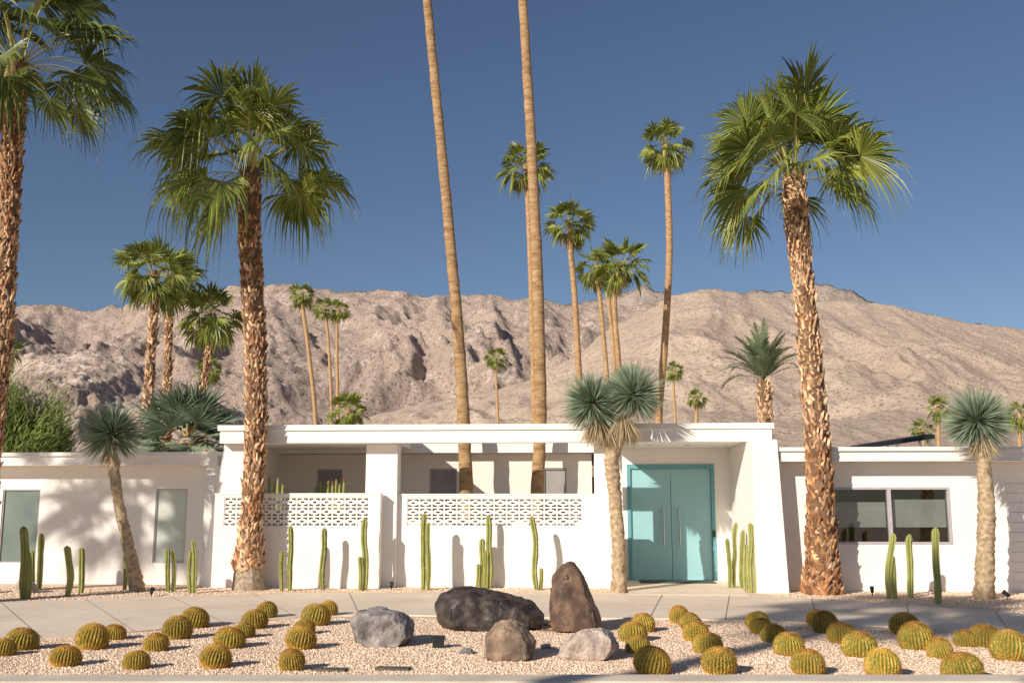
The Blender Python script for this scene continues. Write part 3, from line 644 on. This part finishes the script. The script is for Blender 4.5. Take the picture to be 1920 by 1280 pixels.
# ------------------------------------------------------------------ yuccas
def spiky(V,Fc,MI,c,r,n,rng,zmin=-1,zmax=1,w=.011,mi=0,droop=0.0):
    c=Vector(c)
    for i in range(n):
        z=rng.uniform(zmin,zmax); a=rng.uniform(0,6.283); h=math.sqrt(max(0,1-z*z)); d=Vector((h*math.cos(a),h*math.sin(a),z))
        s=d.cross(Vector((rng.uniform(-1,1),rng.uniform(-1,1),rng.uniform(-1,1)))).normalized(); L=r*rng.uniform(.80,1.08)
        q0=c+d*.05; q1=c+d*L*.5; q2=c+d*L-Vector((0,0,droop*L))
        n0=len(V); V.extend([q0-s*w*.7,q0+s*w*.7,q1+s*w,q1-s*w,q2]); Fc.extend([(n0,n0+1,n0+2,n0+3),(n0+3,n0+2,n0+4)]); MI.extend([mi,mi])
def yucca(uv,Y,radii,crowns,label,skirt):
    pts=[P(u,v,Y) for u,v in uv]; pts[0].z=0; base=pts[0].copy()
    e=empty("yucca_tree",base,label,"yucca","yucca trees in front of the house")
    rng=random.Random(int(Y*7)); V=[];Fc=[]
    tube(V,Fc,catmull([p-base for p in pts],110),radii,20,.30,14)
    for cu,cv,cr in crowns if len(crowns)>1 else []:
        tube(V,Fc,catmull([pts[-1]-base-Vector((0,0,.3)),P(cu,cv,Y)-base],10),[.11,.09],12,.2,11)
    mobj("trunk",V,Fc,['ytrunk'],parent=e,smooth=True)
    V=[];Fc=[];MI=[]
    for k,(cu,cv,cr) in enumerate(crowns):
        c=P(cu,cv,Y)-base; c.y+=(-.08 if k else .1); spiky(V,Fc,MI,c,cr*Y/F,1250,rng,-.85,1,.010)
    mobj("crown",V,Fc,['yucca'],MI,parent=e)
    if skirt:
        V=[];Fc=[];MI=[]
        for(cu,cv,r,n) in skirt:
            spiky(V,Fc,MI,P(cu,cv,Y)-base,r*Y/F,n,rng,-1,-.80,.009)
        mobj("dry_leaves",V,Fc,['dry'],MI,parent=e)
yucca([(258,1106),(240,1020),(222,940),(212,865),(206,815)],19.4,[.14,.105,.095,.105,.08],[(205,812,66)],"slender leaning yucca with single spiky blue-green head",[(207,835,42,180)])
yucca([(1161,1104),(1160,1030),(1153,930),(1147,870),(1149,830)],19.2,[.15,.13,.12,.13,.12],[(1112,755,68),(1186,740,70)],"two-headed yucca tree with dry straw skirt by entrance",[(1122,775,68,340),(1168,768,80,340),(1140,800,50,170)])
yucca([(1845,1124),(1848,1030),(1850,950),(1844,870),(1840,810)],17.9,[.17,.145,.14,.11,.09],[(1838,788,74)],"single-headed yucca with thick tan trunk before garage",[(1840,810,58,240)])
# ------------------------------------------------------------------ column cacti
def colcactus(stems,label):
    b0=G(stems[0][0],stems[0][2]); Y=b0.y
    V=[];Fc=[];MI=[]
    rng=random.Random(int(stems[0][0]))
    for(u,v0,v1,wpx,*arc) in stems:
        g_=G(u,v1); g_.y=Y+rng.uniform(-.06,.06) if (u,v1)!=(stems[0][0],stems[0][2]) else Y
        k=Y/ F
        ht=P(u,v0,Y).z; tx=P(u+(arc[0] if arc else 0),v0,Y).x; bx=P(u,v1,Y).x
        r=wpx*k/2*.84; ribs=6; sides=ribs*4; n=26; n0=len(V); ph=rng.uniform(0,6)
        for i in range(n+1):
            t=i/n; z=ht*t; f=min(1,.75+t*1.5)
            if t>.93: f*=math.sqrt(max(0,1-((t-.93)/.07)**2))
            f*=1+.16*noise.noise(Vector((u,z*4,0)))
            cx=bx+(tx-bx)*t*t-b0.x+.06*noise.noise(Vector((z*1.5,u,1)))
            for s in range(sides):
                a=2*math.pi*s/sides; rib=1 if s%4==0 else(.52 if s%4==2 else .78)
                V.append((cx+math.cos(a+ph)*r*f*rib,g_.y-b0.y+math.sin(a+ph)*r*f*rib,z))
        for i in range(n):
            for s in range(sides):
                q=(s+1)%sides; Fc.append((n0+i*sides+s,n0+i*sides+q,n0+(i+1)*sides+q,n0+(i+1)*sides+s)); MI.append(0)
        for s in range(0,sides,4):
            a=2*math.pi*s/sides+ph
            for j in range(int(ht/.03)):
                t=(j*.03)/ht
                if t>.94: break
                f=min(1,.75+t*1.5)*(1+.16*noise.noise(Vector((u,t*ht*4,0)))); cx=bx+(tx-bx)*t*t-b0.x+.06*noise.noise(Vector((t*ht*1.5,u,1)))
                c=Vector((cx+math.cos(a)*r*f,g_.y-b0.y+math.sin(a)*r*f,t*ht)); d=Vector((math.cos(a),math.sin(a),0)); sd_=Vector((-math.sin(a),math.cos(a),0))
                for _ in range(2):
                    n1=len(V); V.extend([c-Vector((0,0,.006)),c+Vector((0,0,.006)),c+d*.015+sd_*rng.uniform(-.016,.016)+Vector((0,0,rng.uniform(-.014,.014)))]); Fc.append((n1,n1+1,n1+2)); MI.append(1)
    o=mobj("column_cactus",V,Fc,['cactus','cspine'],MI); o.location=(b0.x,Y,0)
    tag(o,label,"cactus","column cacti along the house wall")
c1="single ribbed green column cactus standing in tan gravel"; c2="clump of ribbed green column cacti against white wall"
colcactus([(44,985,1122,17),(56,1030,1120,9)],c2); colcactus([(73,998,1104,12,3),(60,1030,1104,9)],c2)
colcactus([(126,1022,1118,14,2)],c1); colcactus([(151,1025,1112,13,2)],c1); colcactus([(233,1040,1106,9)],c1)
colcactus([(314,1026,1110,10),(323,1030,1108,9)],c2); colcactus([(356,1030,1112,9),(364,1010,1110,10)],c2)
colcactus([(543,984,1108,12,2),(529,1030,1108,10)],c2); colcactus([(605,988,1106,12,4)],c1); colcactus([(684,970,1106,13),(676,1042,1106,11)],c2)
colcactus([(793,960,1106,13,2),(803,978,1106,11)],c2); colcactus([(918,964,1103,12,-2),(904,1008,1103,12),(895,1056,1103,9),(912,1030,1103,10)],c2)
colcactus([(1006,966,1106,12,-9),(1014,1064,1106,9)],c2)
colcactus([(1368,1008,1104,11,-2),(1379,978,1104,10,3),(1391,992,1104,11)],c2); colcactus([(1408,978,1110,11,-2),(1418,974,1110,10),(1400,1020,1108,9),(1427,1030,1110,10),(1434,1064,1110,12)],c2)
colcactus([(1668,998,1122,14,5),(1680,1040,1122,11,-6)],c2); colcactus([(1708,1000,1120,13)],c1); colcactus([(1759,987,1132,15,-5)],c1)
def patio(u,Yl,cols,flower,label):
    x,_=H(u,1000,Yl); p=HO+HR@Vector((x,Yl,0)); e=empty("potted_cactus",(p.x,p.y,0),label,"potted plant")
    V=[];Fc=[]; tube(V,Fc,[Vector((0,0,0)),Vector((0,0,.3)),Vector((0,0,.6))],[.2,.26,.28],16); 
    mobj("pot",V,Fc,['rockpale'],parent=e,smooth=False)
    V=[];Fc=[];MI=[]
    for i,(dx,h) in enumerate(cols):
        n=len(Fc); tube(V,Fc,[Vector((dx,.03*(i%3),.6)),Vector((dx*1.1,.03*(i%3),.6+h*.6)),Vector((dx*1.2,.03*(i%3),.6+h*.95)),Vector((dx*1.2,.03*(i%3),.6+h))],[.03,.035,.03,.01],7); MI+=[0]*(len(Fc)-n)
        if flower and i%3==1:
            n=len(Fc); tube(V,Fc,[Vector((dx*1.2,.03*(i%3),.6+h)),Vector((dx*1.25,.03*(i%3),.66+h))],[.035,.02],6); MI+=[1]*(len(Fc)-n)
    mobj("plant",V,Fc,['cactus','red'],MI,parent=e)
patio(508,0.5,[(-.16,1.42),(-.07,1.62),(.02,1.5),(.09,1.58),(.17,1.45)],False,"potted green cactus behind the breeze block screen")
patio(616,0.5,[(-.24,1.42),(-.17,1.5),(-.1,1.44),(-.03,1.52),(.04,1.45),(.1,1.55),(.17,1.46),(.24,1.5)],True,"potted cactus with red flowers behind breeze block screen")
# ------------------------------------------------------------------ barrel cacti
def barrelmeshes(seed):
    rng=random.Random(seed); ribs=28; sub=4; sides=ribs*sub; n=20; V=[];Fc=[];MI=[]
    def pt(t,a,k):
        ph=-math.pi*.42+t*(math.pi*.42+math.pi*.5); r=math.cos(ph)**.8 if math.cos(ph)>0 else 0; z=math.sin(ph)
        z=(z*.86 if z>0 else z*.7)+.62
        if t>.9: z-=((t-.9)/.1)**2*.05
        return Vector((r*k*math.cos(a),r*k*math.sin(a),z))
    for i in range(n+1):
        for s in range(sides):
            a=2*math.pi*s/sides+.03*noise.noise(Vector((i*.4,s//4,seed))); k=[1,.95,.89,.95][s%4]*(1+.03*noise.noise(Vector((i*.9,s*.3,seed)))); V.append(pt(i/n,a,k))
    for i in range(n):
        for s in range(sides):
            q=(s+1)%sides; Fc.append((i*sides+s,i*sides+q,(i+1)*sides+q,(i+1)*sides+s)); MI.append(1 if s%4 in(0,3) and rng.random()<.6 else 0)
    body=(V,Fc,MI); V2=[];F2=[]
    for s in range(ribs):
        a=2*math.pi*s/ribs
        for j in range(1,24):
            t=(j+rng.uniform(-.3,.3))/24; c=pt(t,a,1.0); c2=pt(min(1,t+.02),a,1.0); up=(c2-c).normalized(); out=Vector((math.cos(a)*(1-t*.5),math.sin(a)*(1-t*.5),(t-.35)*1.2)).normalized(); sd_=up.cross(out)
            for q in range(8):
                an=rng.uniform(0,6.28); d=(out*.7+(up*math.cos(an)+sd_*math.sin(an))*1.0).normalized(); L=rng.uniform(.10,.25); w=up.cross(d).normalized()*.014
                n0=len(V2); V2+=[c-w,c+w,c+d*L]; F2.append((n0,n0+1,n0+2))
    V3=[];F3=[]
    for i in range(210):
        a=rng.uniform(0,6.28); r=.55*rng.random()**.5; c=Vector((math.cos(a)*r,math.sin(a)*r,1.44-r*r*.42)); n0=len(V3); h=rng.uniform(.08,.24)
        for q in range(4): V3.append(c+Vector((.035*math.cos(q*1.57),.035*math.sin(q*1.57),0)))
        V3.append(c+Vector((rng.uniform(-.05,.05),rng.uniform(-.05,.05),h))); F3+=[(n0,n0+1,n0+4),(n0+1,n0+2,n0+4),(n0+2,n0+3,n0+4),(n0+3,n0,n0+4)]
    res=[]
    for nm,(v,f,mi),m in(("body",body,['barrel','rib']),("spines",(V2,F2,None),['spine']),("flower_crown",(V3,F3,None),['wool'])):
        me=bpy.data.meshes.new(nm); me.from_pydata([tuple(x) for x in v],[],f)
        for q in m: me.materials.append(M[q])
        if mi: me.polygons.foreach_set("material_index",mi)
        me.update(); res.append((nm,me))
    return res
BM=[barrelmeshes(1),barrelmeshes(2),barrelmeshes(3)]
barrels=[(2,1212,26),(37,1196,33),(120,1228,31),(167,1195,34),(213,1183,23),(254,1237,27),(294,1203,25),(331,1178,30),(361,1157,29),(399,1231,32),(428,1194,31),(458,1180,23),(478,1160,27),(502,1145,22),(549,1237,28),(560,1196,32),(570,1174,22),(588,1152,30),(612,1142,20),
(1217,1238,39),(1197,1207,26),(1187,1182,30),(1208,1168,24),(1276,1153,22),(1293,1163,22),(1306,1182,28),(1328,1204,31),(1348,1240,35),(1422,1160,24),(1428,1172,24),(1453,1186,26),(1480,1208,31),(1515,1243,33),(1530,1159,22),(1550,1168,26),(1579,1185,29),(1611,1207,36),(1656,1247,36),(1697,1168,31),(1720,1194,34),(1766,1215,27),(1810,1249,41),(1812,1196,23),(1847,1190,33),(1892,1213,38)]
for i,(u,cy,r) in enumerate(barrels):
    r*=.90
    g_=G(u,cy+r*.76); rm=r*(g_.y)/F*.97; g_.y+=rm*.45; g_.x*=1+rm*.45/g_.y
    lab="round golden barrel cactus with yellow spines in gravel" if r>22 else "small golden barrel cactus with yellow spines in gravel"
    e=empty("barrel_cactus",(g_.x,g_.y,-.01),lab,"cactus","golden barrel cacti in the gravel bed")
    e.scale=(rm,rm*R0.uniform(.93,1.05),rm*R0.uniform(.86,1.10)); e.rotation_euler=(R0.uniform(-.02,.28),R0.uniform(-.16,.16),R0.uniform(0,6.28))
    for nm,me in BM[i%3]:
        o=bpy.data.objects.new(nm,me); COL.objects.link(o); o.parent=e
# ------------------------------------------------------------------ boulders
def boulder(sil,depth,m,label,seed,vbase,amp=.03,fine=.9,bev=.025):
    us=[p[0] for p in sil]; cu=(min(us)+max(us))/2; b=G(cu,vbase); Y=b.y+depth*.35
    bm=bmesh.new(); rng=random.Random(seed)
    cz=sum(P(u,v,Y).z for u,v in sil)/len(sil)
    for u,v in sil:
        p=P(u,v,Y)-Vector((b.x,Y,0)); 
        for yy,k in((rng.uniform(-.25,.25)*depth,1.0),(-depth*.5*rng.uniform(.8,1),.72),(depth*.5,.70)):
            z=(p.z-cz)*k+cz*(.9 if k<1 else 1); bm.verts.new((p.x*k+rng.uniform(-.03,.03),yy,max(z,-.08)))
    r=bmesh.ops.convex_hull(bm,input=bm.verts)
    dl_=[g for g in r['geom_interior']+r['geom_unused'] if isinstance(g,bmesh.types.BMVert)]
    if dl_: bmesh.ops.delete(bm,geom=list(set(dl_)),context='VERTS')
    bmesh.ops.bevel(bm,geom=list(bm.edges),offset=bev,segments=2,affect='EDGES',profile=.6)
    bmesh.ops.triangulate(bm,faces=bm.faces)
    for _ in range(5):
        es=[e for e in bm.edges if e.calc_length()>.035]
        if not es: break
        bmesh.ops.subdivide_edges(bm,edges=es,cuts=1); bmesh.ops.triangulate(bm,faces=bm.faces)
    bm.normal_update(); mv=[]
    for v in bm.verts:
        q=v.co+Vector((seed,0,0)); d=noise.fractal(q*7,.7,2,6)*amp*fine+noise.fractal(q*2,.8,2,3)*amp
        d-=max(0,noise.ridged_multi_fractal(q*2.3,.9,2,3,.9,2)-1.6)*amp*1.2*fine
        mv.append(v.normal*d)
    for v,d in zip(bm.verts,mv): v.co+=d
    me=bpy.data.meshes.new("boulder"); bm.to_mesh(me); bm.free(); me.materials.append(M[m])
    for p in me.polygons: p.use_smooth=True
    o=bpy.data.objects.new("boulder",me); COL.objects.link(o); o.location=(b.x,Y,0); tag(o,label,"boulder")
boulder([(658,1160),(672,1143),(700,1138),(750,1142),(776,1160),(780,1190),(760,1214),(700,1218),(664,1204)],.62,'rockgrey',"blocky weathered grey boulder on tan gravel",3,1212,.022,.9,.015)
boulder([(818,1130),(832,1108),(860,1098),(900,1098),(950,1110),(1000,1130),(1020,1150),(1018,1176),(960,1188),(850,1186),(820,1172)],.95,'rockdark',"large dark brown wedge-shaped boulder on gravel bed",8,1182,.03,.5)
boulder([(1028,1165),(1029,1115),(1038,1080),(1052,1056),(1068,1049),(1084,1052),(1098,1076),(1114,1112),(1126,1158),(1120,1188),(1060,1192),(1034,1186)],.62,'rockbrown',"upright blunt brown boulder standing on the gravel",12,1186,.022,.5,.03)
boulder([(900,1232),(912,1190),(930,1164),(955,1160),(985,1172),(1000,1200),(996,1232),(960,1244),(915,1244)],.5,'rocktan',"brown triangular boulder in front of dark boulder",17,1238,.018,.9,.010)
boulder([(1045,1228),(1062,1196),(1090,1174),(1130,1172),(1158,1186),(1162,1210),(1140,1232),(1090,1244),(1055,1242)],.55,'rockpale',"low pale grey-tan boulder with rough pitted surface",21,1238,.02,.9,.010)
boulder([(24,1108),(30,1088),(48,1084),(66,1094),(72,1112),(40,1116)],.35,'rockpale',"small pale rock at the foot of column cactus",25,1112,.015)
boulder([(856,1222),(866,1213),(884,1214),(890,1224),(870,1230)],.14,'rockgrey',"small grey stone lying on tan gravel",31,1226,.008,.9,.008)
boulder([(1012,1214),(1018,1204),(1030,1204),(1034,1216),(1020,1220)],.12,'rockpale',"small pale stone between two boulders",33,1217,.008,.9,.008)
# ------------------------------------------------------------------ small things
def spot(u,v,yaw,label):
    g_=G(u,v); e=empty("garden_spotlight",g_,label,"garden light","garden spotlights"); e.rotation_euler=(0,0,yaw); e.scale=(.8,.8,.8)
    V=[];Fc=[]; tube(V,Fc,[Vector((0,0,0)),Vector((0,0,.1))],[.012,.012],8); mobj("stake",V,Fc,['black'],parent=e)
    V=[];Fc=[]; d=Vector((0,.8,.5)).normalized(); c=Vector((0,0,.12)); tube(V,Fc,[c-d*.07,c-d*.06,c+d*.04,c+d*.09],[.02,.035,.045,.05],14); mobj("lamp_head",V,Fc,['black'],parent=e)
for u,v,y in((284,1118,.2),(1636,1116,-.3),(1889,1124,.5),(734,1106,0)): spot(u,v,y,"small black garden spotlight staked in the gravel")
e=empty("utility_box",G(822,1214),"small black utility light box in the gravel","utility box")
box("housing",(-.065,.065,-.05,.05,0,.12),'black',e,.008); box("lid",(-.07,.07,-.055,.055,.121,.135),'black',e,.004)
for u,v in((619,1257),(737,1255)):
    g_=G(u,v); V=[];Fc=[]; abox(V,Fc,-.17,.17,-.07,.07,0,.025); o=mobj("cover_slab",V,Fc,['slab']); o.location=g_; o.rotation_euler=(0,0,-.1)
    md=o.modifiers.new("bevel",'BEVEL'); md.width=.008; md.segments=2; tag(o,"flat rectangular utility cover set in the gravel","utility cover","utility covers")
def bush(cx,cy,rx_,rz_,cz,n,label,seed):
    e=empty("shrub",(cx,cy,0),label,"shrub"); rng=random.Random(seed); V=[];Fc=[]; tips=[]
    for i in range(34):
        a=rng.uniform(0,6.28); k=rng.uniform(.2,1); t=Vector((math.cos(a)*rx_*k,math.sin(a)*rx_*k*.8,cz+rz_*(rng.uniform(.0,1.25)*(1.15-k*.8))))
        tube(V,Fc,catmull([Vector((0,0,0)),t*.5+Vector((0,0,.3)),t],6),[.06,.03,.01],5); tips.append(t)
    mobj("branches",V,Fc,['bark'],parent=e)
    V=[];Fc=[]
    for i in range(n):
        t=rng.choice(tips); s_=rng.gauss(0,1); tt=t*(1+.12*s_)
        p=tt+Vector((rng.gauss(0,.2),rng.gauss(0,.2),rng.gauss(0,.2))); d=(Vector((t.x*.5,t.y*.4,.8))+Vector((rng.gauss(0,.4),rng.gauss(0,.4),rng.gauss(0,.3)))).normalized(); s=d.cross(Vector((rng.random(),rng.random(),.2))).normalized()*.016
        L=rng.uniform(.15,.4); n0=len(V); V+=[p-s,p+s,p+d*L]; Fc.append((n0,n0+1,n0+2))
    mobj("foliage",V,Fc,['bush'],parent=e)
c=P(40,800,27); bush(c.x-.3,27,1.4,1.3,2.6,22000,"feathery green desert shrub behind the white wall",3)
c=P(-60,780,28); bush(c.x,28,1.7,1.6,2.7,16000,"feathery green desert shrub behind the white wall",4)
